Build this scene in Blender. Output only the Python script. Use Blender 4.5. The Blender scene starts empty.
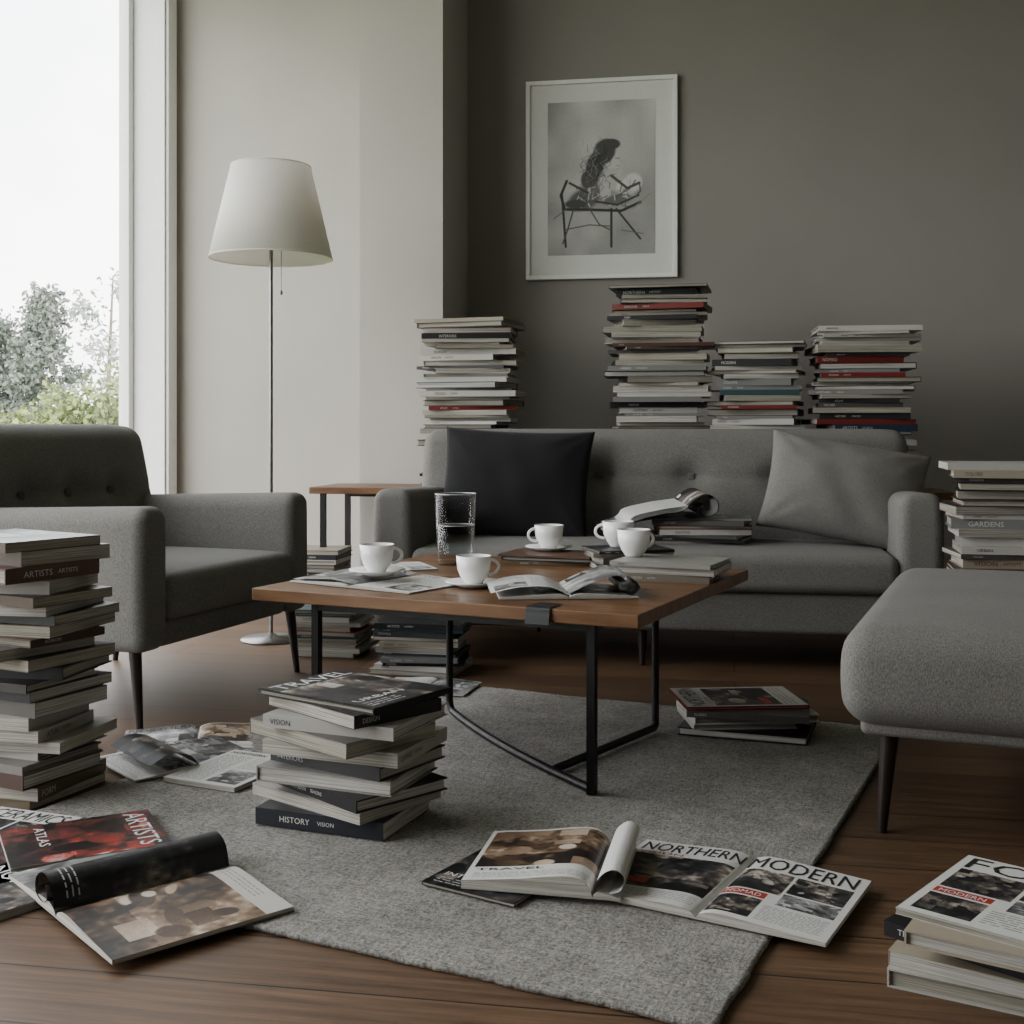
import bpy, bmesh, math, random
import numpy as np
from mathutils import Vector, Matrix, Euler
from mathutils import noise as mn
D=bpy.data; C=bpy.context
scene=C.scene
rad=math.radians

# ------------------------------------------------------------------ materials
def newmat(name,spec=.5):
    m=D.materials.new(name); m.use_nodes=True
    nt=m.node_tree; b=nt.nodes['Principled BSDF']
    b.inputs['Specular IOR Level'].default_value=spec
    return m,nt,b
def N(nt,t,**k):
    n=nt.nodes.new(t)
    for a,v in k.items(): setattr(n,a,v)
    return n
def coords(nt,scale=(1,1,1),rot=(0,0,0)):
    tc=N(nt,'ShaderNodeTexCoord'); mp=N(nt,'ShaderNodeMapping')
    mp.inputs['Scale'].default_value=scale; mp.inputs['Rotation'].default_value=rot
    nt.links.new(tc.outputs['Object'],mp.inputs['Vector']); return mp.outputs['Vector']
def ramp(nt,fac,stops):
    r=N(nt,'ShaderNodeValToRGB'); el=r.color_ramp.elements
    while len(el)<len(stops): el.new(.5)
    for e,(p,c) in zip(el,stops):
        e.position=p; e.color=(c[0],c[1],c[2],1)
    nt.links.new(fac,r.inputs['Fac']); return r.outputs['Color']
def noise(nt,vec,scale,detail=3,rough=.5):
    n=N(nt,'ShaderNodeTexNoise'); n.inputs['Scale'].default_value=scale
    n.inputs['Detail'].default_value=detail; n.inputs['Roughness'].default_value=rough
    nt.links.new(vec,n.inputs['Vector']); return n.outputs['Fac']
def bump(nt,b,h,strength=.3,dist=.01):
    bp=N(nt,'ShaderNodeBump'); bp.inputs['Strength'].default_value=strength; bp.inputs['Distance'].default_value=dist
    nt.links.new(h,bp.inputs['Height']); nt.links.new(bp.outputs['Normal'],b.inputs['Normal'])
def simple(name,col,rough=.5,metal=0,nscale=40,var=.12,bs=.0,spec=.5):
    m,nt,b=newmat(name,spec)
    v=coords(nt); f=noise(nt,v,nscale)
    c=ramp(nt,f,[(.3,[x*(1-var) for x in col]),(.7,[min(1,x*(1+var)) for x in col])])
    nt.links.new(c,b.inputs['Base Color']); b.inputs['Roughness'].default_value=rough; b.inputs['Metallic'].default_value=metal
    if bs: bump(nt,b,f,bs,.002)
    return m
def fabric(name,col,var=.38):
    m,nt,b=newmat(name,.15)
    v=coords(nt); f=noise(nt,v,380,2,.7); g=noise(nt,v,6,3)
    v2=coords(nt,(1,1,.25)); h=noise(nt,v2,600,1)
    mx=N(nt,'ShaderNodeMath',operation='ADD'); nt.links.new(f,mx.inputs[0]); nt.links.new(h,mx.inputs[1])
    m2=N(nt,'ShaderNodeMath',operation='MULTIPLY'); m2.inputs[1].default_value=.5; nt.links.new(mx.outputs[0],m2.inputs[0])
    c=ramp(nt,m2.outputs[0],[(.36,[x*(1-var) for x in col]),(.64,[x*(1+var) for x in col])])
    mm=N(nt,'ShaderNodeMixRGB',blend_type='MULTIPLY'); mm.inputs['Fac'].default_value=.5
    c2=ramp(nt,g,[(.3,(.82,.82,.82)),(.7,(1,1,1))])
    nt.links.new(c,mm.inputs['Color1']); nt.links.new(c2,mm.inputs['Color2'])
    nt.links.new(mm.outputs[0],b.inputs['Base Color'])
    b.inputs['Roughness'].default_value=.95; b.inputs['Sheen Weight'].default_value=.04
    bump(nt,b,m2.outputs[0],.5,.002)
    return m
M_sofa=fabric('sofa_tweed',(.142,.137,.125))
M_pill=fabric('pillow_linen',(.150,.145,.132))
M_dark=fabric('pillow_charcoal',(.0125,.0122,.0132))
M_btn=fabric('button_fabric',(.10,.097,.088))
M_leg=simple('dark_wood_leg',(.014,.009,.006),.4,spec=.3)
M_black=simple('black_steel',(.0045,.0045,.0045),.4,.0,spec=.25)
M_chrome=simple('brushed_steel',(.18,.175,.17),.35,1.0)
M_white=simple('white_paint',(.76,.76,.74),.45,var=.03)
M_porc=simple('white_porcelain',(.78,.775,.755),.15,var=.02)
M_coffee=simple('black_coffee',(.02,.01,.006),.1)
M_base=simple('baseboard_paint',(.33,.315,.285),.5,var=.04)
M_ceil=simple('ceiling_paint',(.5,.485,.46),.9,var=.03,nscale=3)

def wallmat(name,col):
    m,nt,b=newmat(name,.2); v=coords(nt)
    f=noise(nt,v,1.5,4); c=ramp(nt,f,[(.25,[x*.94 for x in col]),(.75,[x*1.04 for x in col])])
    nt.links.new(c,b.inputs['Base Color']); b.inputs['Roughness'].default_value=.85
    bump(nt,b,noise(nt,v,180,3),.12,.002); return m
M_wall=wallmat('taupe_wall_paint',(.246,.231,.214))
M_wall_lit=wallmat('lit_wall_paint',(.385,.362,.328))  # wall paint made paler: brightness near the window is put into the colour
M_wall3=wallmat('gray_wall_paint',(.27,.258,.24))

def woodfloor():
    m,nt,b=newmat('oak_plank_floor',.28)
    v=coords(nt)
    br=N(nt,'ShaderNodeTexBrick'); br.offset=.37; br.offset_frequency=2
    br.inputs['Scale'].default_value=1; br.inputs['Brick Width'].default_value=2.1; br.inputs['Row Height'].default_value=.17
    br.inputs['Mortar Size'].default_value=.0022; br.inputs['Mortar Smooth'].default_value=.2; br.inputs['Bias'].default_value=0
    br.inputs['Color1'].default_value=(.118,.066,.035,1); br.inputs['Color2'].default_value=(.074,.042,.023,1); br.inputs['Mortar'].default_value=(.012,.008,.005,1)
    nt.links.new(v,br.inputs['Vector'])
    vg=coords(nt,(1.2,22,1)); g=noise(nt,vg,3,6,.62)
    gc=ramp(nt,g,[(.3,(.45,.45,.45)),(.7,(1.3,1.3,1.3))])
    mm=N(nt,'ShaderNodeMixRGB',blend_type='MULTIPLY'); mm.inputs['Fac'].default_value=.95
    nt.links.new(br.outputs['Color'],mm.inputs['Color1']); nt.links.new(gc,mm.inputs['Color2'])
    nt.links.new(mm.outputs[0],b.inputs['Base Color'])
    rr=N(nt,'ShaderNodeMapRange'); rr.inputs['To Min'].default_value=.38; rr.inputs['To Max'].default_value=.58
    nt.links.new(g,rr.inputs['Value']); nt.links.new(rr.outputs[0],b.inputs['Roughness'])
    bump(nt,b,g,.12,.002); return m
M_floor=woodfloor()
def walnut():
    m,nt,b=newmat('walnut_tabletop',.3)
    vg=coords(nt,(1.5,16,8)); g=noise(nt,vg,2.2,6,.6)
    c=ramp(nt,g,[(.3,(.062,.027,.011)),(.5,(.125,.060,.026)),(.72,(.19,.100,.046))])
    nt.links.new(c,b.inputs['Base Color']); b.inputs['Roughness'].default_value=.36; bump(nt,b,g,.08,.001); return m
M_walnut=walnut()
def rugmat():
    m,nt,b=newmat('woven_rug_wool',.1)
    v=coords(nt); f=noise(nt,v,170,4,.8); g=noise(nt,v,5,5,.65)
    vs=coords(nt,(1,5,1)); s=noise(nt,vs,45,4,.7)
    vt=coords(nt,(5,1,1)); s2=noise(nt,vt,45,4,.7)
    a=N(nt,'ShaderNodeMixRGB'); a.inputs['Fac'].default_value=.5; nt.links.new(s,a.inputs['Color1']); nt.links.new(s2,a.inputs['Color2'])
    a2=N(nt,'ShaderNodeMixRGB'); a2.inputs['Fac'].default_value=.5; nt.links.new(a.outputs[0],a2.inputs['Color1']); nt.links.new(f,a2.inputs['Color2'])
    c=ramp(nt,a2.outputs[0],[(.39,(.110,.104,.092)),(.60,(.44,.42,.383))])
    mm=N(nt,'ShaderNodeMixRGB',blend_type='MULTIPLY'); mm.inputs['Fac'].default_value=.8
    nt.links.new(c,mm.inputs['Color1']); nt.links.new(ramp(nt,g,[(.35,(.72,.72,.72)),(.65,(1.1,1.1,1.1))]),mm.inputs['Color2'])
    nt.links.new(mm.outputs[0],b.inputs['Base Color']); b.inputs['Roughness'].default_value=1
    bump(nt,b,a2.outputs[0],1.0,.010); return m
M_rug=rugmat()
def printmat():
    m,nt,b=newmat('printed_paper',.3)
    a=N(nt,'ShaderNodeAttribute'); a.attribute_name='Col'
    v=coords(nt); f=noise(nt,v,60,2)
    mm=N(nt,'ShaderNodeMixRGB',blend_type='MULTIPLY'); mm.inputs['Fac'].default_value=.25
    nt.links.new(a.outputs['Color'],mm.inputs['Color1']); nt.links.new(ramp(nt,f,[(.3,(.85,.85,.85)),(.7,(1,1,1))]),mm.inputs['Color2'])
    nt.links.new(mm.outputs[0],b.inputs['Base Color']); b.inputs['Roughness'].default_value=.4; return m
M_print=printmat()
def edgemat():
    m,nt,b=newmat('page_edges',.1)
    a=N(nt,'ShaderNodeAttribute'); a.attribute_name='Col'
    v=coords(nt,(2,2,260)); f=noise(nt,v,2.2,4,.7)
    mm=N(nt,'ShaderNodeMixRGB',blend_type='MULTIPLY'); mm.inputs['Fac'].default_value=.9
    nt.links.new(a.outputs['Color'],mm.inputs['Color1']); nt.links.new(ramp(nt,f,[(.35,(.36,.35,.31)),(.62,(1,1,1))]),mm.inputs['Color2'])
    nt.links.new(mm.outputs[0],b.inputs['Base Color']); b.inputs['Roughness'].default_value=.9; return m
M_edge=edgemat()
def thinglass(name,fac,tint=(1,1,1),lo=.004,hi=.5,pw=4.):
    m,nt,b=newmat(name); nt.nodes.remove(b); o=nt.nodes['Material Output']
    t=N(nt,'ShaderNodeBsdfTransparent'); t.inputs['Color'].default_value=(*tint,1)
    g=N(nt,'ShaderNodeBsdfGlossy'); g.inputs['Roughness'].default_value=.01
    x=N(nt,'ShaderNodeMixShader')
    if fac=='fres':
        lw=N(nt,'ShaderNodeLayerWeight'); lw.inputs['Blend'].default_value=.5
        pw_=N(nt,'ShaderNodeMath',operation='POWER'); pw_.inputs[1].default_value=pw; nt.links.new(lw.outputs['Facing'],pw_.inputs[0])
        mr=N(nt,'ShaderNodeMapRange'); mr.inputs['To Min'].default_value=lo; mr.inputs['To Max'].default_value=hi
        nt.links.new(pw_.outputs[0],mr.inputs['Value']); nt.links.new(mr.outputs[0],x.inputs[0])
    else: x.inputs[0].default_value=fac
    nt.links.new(t.outputs[0],x.inputs[1]); nt.links.new(g.outputs[0],x.inputs[2]); nt.links.new(x.outputs[0],o.inputs['Surface'])
    return m
M_glass=thinglass('clear_glass','fres',(.985,.99,.99)); M_pane=thinglass('window_pane_glass',.04); M_water=thinglass('water','fres',(.80,.83,.84),.01,.6,3.)
def shademat():
    m,nt,b=newmat('lampshade_linen',.2)
    v=coords(nt,(1,1,1)); f=noise(nt,v,150,2)
    c=ramp(nt,f,[(.3,(.75,.735,.70)),(.7,(.83,.815,.78))])
    nt.links.new(c,b.inputs['Base Color']); b.inputs['Roughness'].default_value=.9
    t=N(nt,'ShaderNodeBsdfTranslucent'); t.inputs['Color'].default_value=(.85,.81,.75,1)
    x=N(nt,'ShaderNodeMixShader'); x.inputs[0].default_value=.4; o=nt.nodes['Material Output']
    nt.links.new(b.outputs[0],x.inputs[1]); nt.links.new(t.outputs[0],x.inputs[2]); nt.links.new(x.outputs[0],o.inputs['Surface']); return m
M_shade=shademat()
def leafmat(name,col):
    m,nt,b=newmat(name,.2); v=coords(nt); f=noise(nt,v,1.3,3)
    nt.links.new(ramp(nt,f,[(.3,[x*.6 for x in col]),(.7,[x*1.3 for x in col])]),b.inputs['Base Color']); b.inputs['Roughness'].default_value=.8; return m
M_leaf1=leafmat('hazed_broadleaf_foliage',(.17,.195,.165)); M_leaf2=leafmat('bush_leaves',(.19,.23,.085)); M_leaf3=leafmat('hazed_leaves',(.34,.36,.32))  # broadleaf and pale leaves greyed: haze and glare painted into their colour
M_leaf4=leafmat('hazed_distant_foliage',(.26,.28,.27))  # grey-green carries distance haze in the base colour
M_bark=simple('bark',(.16,.13,.10),.9); M_grass=leafmat('grass',(.14,.18,.07))

# ------------------------------------------------------------------ geometry helpers
def link(o,parent=None):
    C.collection.objects.link(o)
    if parent: o.parent=parent
    return o
def mesh_obj(name,verts,faces,mat,parent=None,smooth=False,loc=(0,0,0),rotz=0):
    me=D.meshes.new(name); me.from_pydata([tuple(v) for v in verts],[],faces); me.update()
    if mat: me.materials.append(mat)
    if smooth: me.polygons.foreach_set('use_smooth',[True]*len(me.polygons))
    o=D.objects.new(name,me); o.location=loc; o.rotation_euler=(0,0,rotz); return link(o,parent)
def empty(name,loc=(0,0,0),rotz=0):
    e=D.objects.new(name,None); e.location=loc; e.rotation_euler=(0,0,rotz); e.empty_display_size=.1; return link(e)
def boxes(name,bl,mat,parent=None,loc=(0,0,0),rotz=0,bev=0):
    V=[];F=[]
    for (x0,x1,y0,y1,z0,z1) in bl:
        b=len(V)
        V+=[(x0,y0,z0),(x1,y0,z0),(x1,y1,z0),(x0,y1,z0),(x0,y0,z1),(x1,y0,z1),(x1,y1,z1),(x0,y1,z1)]
        F+=[(b,b+3,b+2,b+1),(b+4,b+5,b+6,b+7),(b,b+1,b+5,b+4),(b+1,b+2,b+6,b+5),(b+2,b+3,b+7,b+6),(b+3,b,b+4,b+7)]
    o=mesh_obj(name,V,F,mat,parent,False,loc,rotz)
    if bev:
        md=o.modifiers.new('bevel','BEVEL'); md.width=bev; md.segments=3; md.limit_method='ANGLE'
    return o
def rbox(name,cen,size,r,mat,parent=None,n=14,fn=None):
    hx,hy,hz=[s/2 for s in size]
    def ax(h):
        i=h-r; e=[i+r*math.tan(rad(a)) for a in (15,30,45)]
        k=max(2,int(n)); mid=list(np.linspace(-i,i,k))
        return [-x for x in reversed(e)]+mid+e
    A=[ax(hx),ax(hy),ax(hz)]; H=(hx,hy,hz)
    idx={}; V=[]; F=[]
    def vid(p):
        q=[max(-(H[i]-r),min(H[i]-r,p[i])) for i in range(3)]
        d=[p[i]-q[i] for i in range(3)]; L=math.sqrt(sum(x*x for x in d))
        if L>1e-9: p=[q[i]+d[i]/L*r for i in range(3)]
        k=(round(p[0],5),round(p[1],5),round(p[2],5))
        if k not in idx:
            idx[k]=len(V); V.append(p)
        return idx[k]
    for a in range(3):
        b,c=(a+1)%3,(a+2)%3
        for s in (-1,1):
            for i in range(len(A[b])-1):
                for j in range(len(A[c])-1):
                    f=[]
                    for (di,dj) in ((0,0),(1,0),(1,1),(0,1)):
                        p=[0,0,0]; p[a]=s*H[a]; p[b]=A[b][i+di]; p[c]=A[c][j+dj]; f.append(vid(p))
                    if s<0: f.reverse()
                    if len(set(f))==4: F.append(f)
    if fn: V=[fn(p[0],p[1],p[2],hx,hy,hz) for p in V]
    V=[(p[0]+cen[0],p[1]+cen[1],p[2]+cen[2]) for p in V]
    return mesh_obj(name,V,F,mat,parent,True)
def lathe(name,prof,mat,parent=None,loc=(0,0,0),seg=40,closed=False):
    V=[];F=[]
    for (r,z) in prof:
        for i in range(seg):
            a=2*math.pi*i/seg; V.append((r*math.cos(a),r*math.sin(a),z))
    n=len(prof); rng=n if closed else n-1
    for k in range(rng):
        k2=(k+1)%n
        for i in range(seg):
            j=(i+1)%seg; F.append((k*seg+i,k*seg+j,k2*seg+j,k2*seg+i))
    return mesh_obj(name,V,F,mat,parent,True,loc)
def tube(name,pts,r,mat,parent=None,res=6,cyc=False):
    cu=D.curves.new(name,'CURVE'); cu.dimensions='3D'; cu.bevel_depth=r if not isinstance(r,(list,tuple)) else 1; cu.bevel_resolution=res; cu.use_fill_caps=True
    s=cu.splines.new('POLY'); s.points.add(len(pts)-1)
    for i,p in enumerate(pts):
        s.points[i].co=(p[0],p[1],p[2],1)
        if isinstance(r,(list,tuple)): s.points[i].radius=r[i]
    s.use_cyclic_u=cyc; s.use_smooth=True
    cu.materials.append(mat); o=D.objects.new(name,cu); return link(o,parent)
def sqbar(name,p,q,w,mat,parent=None):
    p=Vector(p);q=Vector(q);d=(q-p).normalized()
    up=Vector((0,0,1)) if abs(d.z)<.9 else Vector((0,1,0))
    s=d.cross(up).normalized()*w/2; t=s.cross(d).normalized()*w/2
    V=[p-s-t,p+s-t,p+s+t,p-s+t,q-s-t,q+s-t,q+s+t,q-s+t]
    F=[(0,1,2,3),(7,6,5,4),(0,4,5,1),(1,5,6,2),(2,6,7,3),(3,7,4,0)]
    return mesh_obj(name,V,F,mat,parent)

# lettering outlines from the built-in vector font
GC={}
def glyphs(word):
    if word not in GC:
        cu=D.curves.new('txt','FONT'); cu.body=word; cu.size=1; cu.resolution_u=2
        o=D.objects.new('txt',cu); C.collection.objects.link(o)
        dg=C.evaluated_depsgraph_get(); dg.update()
        ev=o.evaluated_get(dg); me=ev.to_mesh()
        V=[(v.co.x,v.co.y) for v in me.vertices]; P=[tuple(p.vertices) for p in me.polygons]
        ev.to_mesh_clear(); D.objects.remove(o); D.curves.remove(cu)
        x0=min(v[0] for v in V); x1=max(v[0] for v in V); y1=max(v[1] for v in V); y0=min(v[1] for v in V)
        V=[((a-x0)/(x1-x0),(b-y0)/(y1-y0)) for a,b in V]
        GC[word]=(V,P,(x1-x0)/(y1-y0))
    return GC[word]

class MB:
    def __init__(s): s.v=[];s.f=[];s.c=[];s.m=[]
    def quad(s,a,b,c,d,col,mat=0):
        k=len(s.v); s.v+=[a,b,c,d]; s.f.append((k,k+1,k+2,k+3)); s.c.append(col); s.m.append(mat)
    def grid(s,P,Cc,mat=0):
        ny=len(P);nx=len(P[0]);k=len(s.v)
        for r in P: s.v+=[tuple(p) for p in r]
        for j in range(ny-1):
            for i in range(nx-1):
                s.f.append((k+j*nx+i,k+j*nx+i+1,k+(j+1)*nx+i+1,k+(j+1)*nx+i))
                s.c.append(Cc if isinstance(Cc,tuple) else tuple(Cc[j][i])); s.m.append(mat)
    def box(s,T,x0,x1,y0,y1,z0,z1,col,mat=0):
        P=[T(x,y,z) for z in (z0,z1) for (x,y) in ((x0,y0),(x1,y0),(x1,y1),(x0,y1))]
        for f in ((0,3,2,1),(4,5,6,7),(0,1,5,4),(1,2,6,5),(2,3,7,6),(3,0,4,7)): s.quad(*[P[i] for i in f],col,mat)
    def text(s,word,mapf,x0,y0,w,h,col):
        V,P,_=glyphs(word); k=len(s.v)
        s.v+=[tuple(mapf(x0+a*w,y0+h*(1-b))) for a,b in V]
        for p in P: s.f.append(tuple(k+i for i in p)); s.c.append(col); s.m.append(0)
    def build(s,name,loc=(0,0,0),rot=(0,0,0),smooth=False,parent=None):
        me=D.meshes.new(name); me.from_pydata(s.v,[],s.f)
        me.materials.append(M_print); me.materials.append(M_edge)
        me.polygons.foreach_set('material_index',s.m)
        ca=me.color_attributes.new('Col','FLOAT_COLOR','CORNER')
        arr=np.repeat(np.array([(c[0],c[1],c[2],1.) for c in s.c],dtype=np.float32),[len(f) for f in s.f],axis=0)
        ca.data.foreach_set('color',arr.ravel())
        me.update()
        if smooth: me.polygons.foreach_set('use_smooth',[True]*len(me.polygons))
        o=D.objects.new(name,me); o.location=loc; o.rotation_euler=rot; return link(o,parent)

WORDS=['DESIGN','INTERIORS','FORM','MODERN','TRAVEL','GARDENS','COLORS','ATLAS','HOUSES','STUDIO','NOMAD','LIVING','URBAN','VISION','CERAMICS','ISLANDS','SEASONS','HISTORY','ARTISTS','NORTHERN']
def vnoise(rs,h,w,n):
    g=rs.rand(n+2,n+2); yy=np.linspace(0,n,h); xx=np.linspace(0,n,w)
    yi=yy.astype(int); xi=xx.astype(int); fy=(yy-yi)[:,None]; fx=(xx-xi)[None]
    a=g[yi][:,xi]; b=g[yi][:,xi+1]; c=g[yi+1][:,xi]; d=g[yi+1][:,xi+1]
    return (a*(1-fx)+b*fx)*(1-fy)+(c*(1-fx)+d*fx)*fy
PALS={'warm':[(.015,.011,.009),(.07,.042,.026),(.20,.13,.08),(.40,.31,.23),(.60,.56,.50)],
      'dark':[(.006,.006,.007),(.016,.016,.018),(.055,.05,.045),(.19,.155,.125),(.48,.45,.41)],
      'grey':[(.03,.03,.03),(.10,.10,.10),(.22,.22,.21),(.38,.38,.37),(.60,.60,.58)],
      'red':[(.010,.009,.009),(.03,.015,.014),(.09,.03,.025),(.30,.03,.02),(.5,.46,.42)]}
def photo(img,x0,x1,y0,y1,rs,tone='warm'):
    h=y1-y0;w=x1-x0
    if h<4 or w<4: return
    pal=np.array(PALS[tone]); yy,xx=np.mgrid[0:h,0:w]; xx=xx/w; yy=yy/h
    n=.45*vnoise(rs,h,w,3)+.3*vnoise(rs,h,w,9)+.25*vnoise(rs,h,w,24)
    n=(n-.5)*1.9+.45-.25*(yy>.62+.05*rs.rand())
    for k in range(14):
        cx,cy=rs.rand(2); sx=.03+rs.rand()*.12; sy=.04+rs.rand()*.17; lv=rs.rand()*1.1-.1
        if rs.rand()<.4: m=(abs(xx-cx)<sx)&(abs(yy-cy)<sy*.6); m=m.astype(float)
        else:
            an=rs.rand()*3.1; dx=(xx-cx)*math.cos(an)+(yy-cy)*math.sin(an); dy=-(xx-cx)*math.sin(an)+(yy-cy)*math.cos(an)
            m=np.clip((1-(dx/sx)**2-(dy/sy)**2)*3,0,1)
        n=n*(1-m*.85)+m*.85*(lv+(xx-cx)*.8)
    n=np.clip(n+rs.randn(h,w)*.03,0,.999)*(len(pal)-1); i=n.astype(int); f=(n-i)[...,None]
    img[y0:y1,x0:x1]=pal[i]*(1-f)+pal[np.minimum(i+1,len(pal)-1)]*f
def page(kind,seed,W=96,H=126):
    rs=np.random.RandomState(seed); img=np.ones((H,W,3))*np.array((.56,.55,.52)); T=[]
    w=WORDS[rs.randint(len(WORDS))]; w2=WORDS[rs.randint(len(WORDS))]
    fx=lambda a:int(a*W); fy=lambda a:int(a*H)
    def lines(x0,x1,y0,y1,st=3,col=(.16,.16,.16)):
        for y in range(fy(y0),fy(y1),st):
            x=fx(x0)
            while x<fx(x1)-2:
                l=rs.randint(3,9); img[y:y+1,x:min(fx(x1),x+l)]=col; x+=l+1+rs.randint(2)
    K=(.02,.02,.02); Wt=(.6,.6,.58); R=(.33,.035,.022)
    if kind=='cover':
        img[:]=(.50,.49,.465)
        photo(img,fx(.06),fx(.94),fy(.25),fy(.80),rs,'dark'); T+=[(w,.05,.04,.9,.14,K),(w2,.06,.20,.4,.035,R)]; lines(.08,.92,.84,.95,4)
        img[fy(.66):fy(.74),fx(.1):fx(.42)]=R
    elif kind=='dark':
        img[:]=(.012,.012,.013); photo(img,0,W,fy(.2),H,rs,'dark'); T+=[(w,.05,.04,.9,.13,Wt),(w2,.08,.76,.6,.06,Wt)]; lines(.08,.5,.86,.95,4,(.4,.4,.4))
    elif kind=='black': img[:]=(.010,.010,.011)
    elif kind=='layout':
        photo(img,fx(.05),fx(.48),fy(.24),fy(.56),rs,'dark'); photo(img,fx(.50),fx(.95),fy(.24),fy(.50),rs,'dark')
        photo(img,fx(.50),fx(.95),fy(.52),fy(.70),rs,'grey'); img[fy(.58):fy(.66),fx(.05):fx(.40)]=R; photo(img,fx(.05),fx(.40),fy(.68),fy(.95),rs,'dark'); lines(.44,.94,.74,.94,3)
        T+=[(w,.05,.03,.88,.18,K),(w2,.08,.60,.28,.045,Wt)]
    elif kind=='photo':
        photo(img,fx(.04),fx(.96),fy(.03),fy(.76),rs,'warm'); T+=[(w,.06,.79,.5,.04,K)]; lines(.06,.94,.87,.96,3)
    elif kind=='fig':
        img[:]=(.46,.44,.40); photo(img,0,W,fy(.16),H,rs,'warm'); lines(.1,.7,.05,.13,4)
    elif kind=='red':
        photo(img,0,W,0,H,rs,'red'); T+=[(w,.06,.05,.88,.14,Wt),(w2,.1,.72,.5,.07,Wt)]
    elif kind=='text':
        lines(.06,.47,.18,.94,3); lines(.53,.94,.18,.52,3); photo(img,fx(.53),fx(.94),fy(.56),fy(.94),rs,'grey'); T+=[(w,.06,.05,.5,.07,K)]
    elif kind=='grey':
        photo(img,0,W,0,H,rs,'grey'); T+=[(w,.05,.04,.9,.13,K)]
    elif kind=='blank': lines(.1,.9,.1,.9,4,(.4,.4,.39))
    return img,T

def Tf(cx,cy,yaw,z0=0):
    c,s=math.cos(yaw),math.sin(yaw)
    return lambda x,y,z:(cx+c*x-s*y, cy+s*x+c*y, z0+z)
PAL_MIX=[(.34,.33,.305)]*3+[(.010,.010,.012)]*5+[(.14,.14,.135)]*2+[(.24,.21,.16)]*2+[(.06,.028,.020),(.13,.016,.013),(.016,.026,.048),(.44,.43,.40),(.025,.058,.062),(.06,.055,.05),(.04,.036,.032)]
PAL_DARK=[(.010,.010,.012)]*3+[(.05,.026,.018),(.14,.13,.115),(.20,.185,.155),(.025,.022,.019),(.07,.062,.055),(.11,.085,.05),(.09,.048,.032)]+[(.28,.265,.24)]*2
PAL_MAG=[(.38,.37,.345)]*4+[(.20,.20,.19),(.014,.014,.016),(.014,.014,.016),(.13,.018,.013),(.03,.05,.08),(.11,.105,.095),(.25,.21,.16)]
PAPERS=[(.40,.38,.335),(.46,.445,.41),(.32,.30,.25),(.27,.25,.215)]
def book(mb,T,w,d,z,t,col,side,rng,hard=True,text=True,paper=None):
    ct=.0030 if hard else .0010; ins=.005 if hard else .0008
    paper=paper or rng.choice(PAPERS)
    hw,hd=w/2,d/2; e=[ins]*4; e[side]=ct
    mb.box(T,-hw,hw,-hd,hd,z,z+ct,col); mb.box(T,-hw,hw,-hd,hd,z+t-ct,z+t,col)
    mb.box(T,-hw+(e[3]),hw-e[1],-hd+e[0],hd-e[2],z+ct,z+t-ct,paper,1)
    if side==0: mb.box(T,-hw,hw,-hd,-hd+ct,z+ct,z+t-ct,col)
    if side==1: mb.box(T,hw-ct,hw,-hd,hd,z+ct,z+t-ct,col)
    if side==2: mb.box(T,-hw,hw,hd-ct,hd,z+ct,z+t-ct,col)
    if side==3: mb.box(T,-hw,-hw+ct,-hd,hd,z+ct,z+t-ct,col)
    if text and side in (0,1,3) and t>.009 and rng.random()<.85:
        L=w if side==0 else d
        lum=sum(col)/3; tc=(.45,.44,.42) if lum<.2 else rng.choice([(.03,.03,.03),(.03,.03,.03),(.15,.025,.02)])
        def P(u,v):
            zz=z+t*(1-v); u=-L/2+u*L
            if side==0: return T(u,-hd-.0006,zz)
            if side==1: return T(hw+.0006,u,zz)
            return T(-hw-.0006,-u,zz)
        h=rng.uniform(.34,.5); x=rng.uniform(.05,.2)
        for _ in range(1+(rng.random()<.5)):
            word=rng.choice(WORDS); r=glyphs(word)[2]*rng.uniform(.85,1.1); wf=r*h*t/L
            if x+wf>.93: wf=.93-x
            if wf<.05: break
            mb.text(word,P,x,.5-h/2,wf,h,tc); x+=wf+.06; h*=.7
def stack(name,cx,cy,z0,H,w,d,yaw,seed,pal=PAL_MIX,tr=(.016,.034),jit=.02,jr=8,smin=.82,top=None,sides=(0,0,0,1,3,2),hardp=.55,cols=None,topsc=.97):
    rng=random.Random(seed); mb=MB(); z=0; k=0
    while z<H-.004:
        t=rng.uniform(*tr); t=min(t,max(.006,H-z))
        s=rng.uniform(smin,1); s2=rng.uniform(smin,1)
        a=yaw+rad(rng.uniform(-jr,jr)); T=Tf(rng.uniform(-jit,jit),rng.uniform(-jit,jit),a)
        last=z+t>=H-.004
        if last: s=s2=topsc
        hard=rng.random()<hardp; col=rng.choice(pal); sd=rng.choice(sides)
        if cols and k<len(cols) and cols[k]: col=cols[k]
        book(mb,T,w*s,d*s2,z,t,col,sd,rng,hard)
        if last and top:
            img,TX=page(top,seed,80,104) ; hw,hd=w*s/2-.002,d*s2/2-.002; zt=z+t
            if w>d:
                img=np.transpose(img[:, ::-1],(1,0,2)); mf=lambda u,v:T(-hw+2*hw*v,hd-2*hd*(1-u),zt+.0014)
            else: mf=lambda u,v:T(-hw+2*hw*u,hd-2*hd*v,zt+.0014)
            ny,nx=img.shape[:2]
            P=[[T(-hw+2*hw*i/nx, hd-2*hd*j/ny, zt+.0008) for i in range(nx+1)] for j in range(ny+1)]
            mb.grid(P[::-1],img[::-1])
            for (wd_,x,y,ww,hh,c) in TX: mb.text(wd_,mf,x,y,ww,hh,c)
        z+=t; k+=1
    return mb.build(name,(cx,cy,z0))

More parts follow.
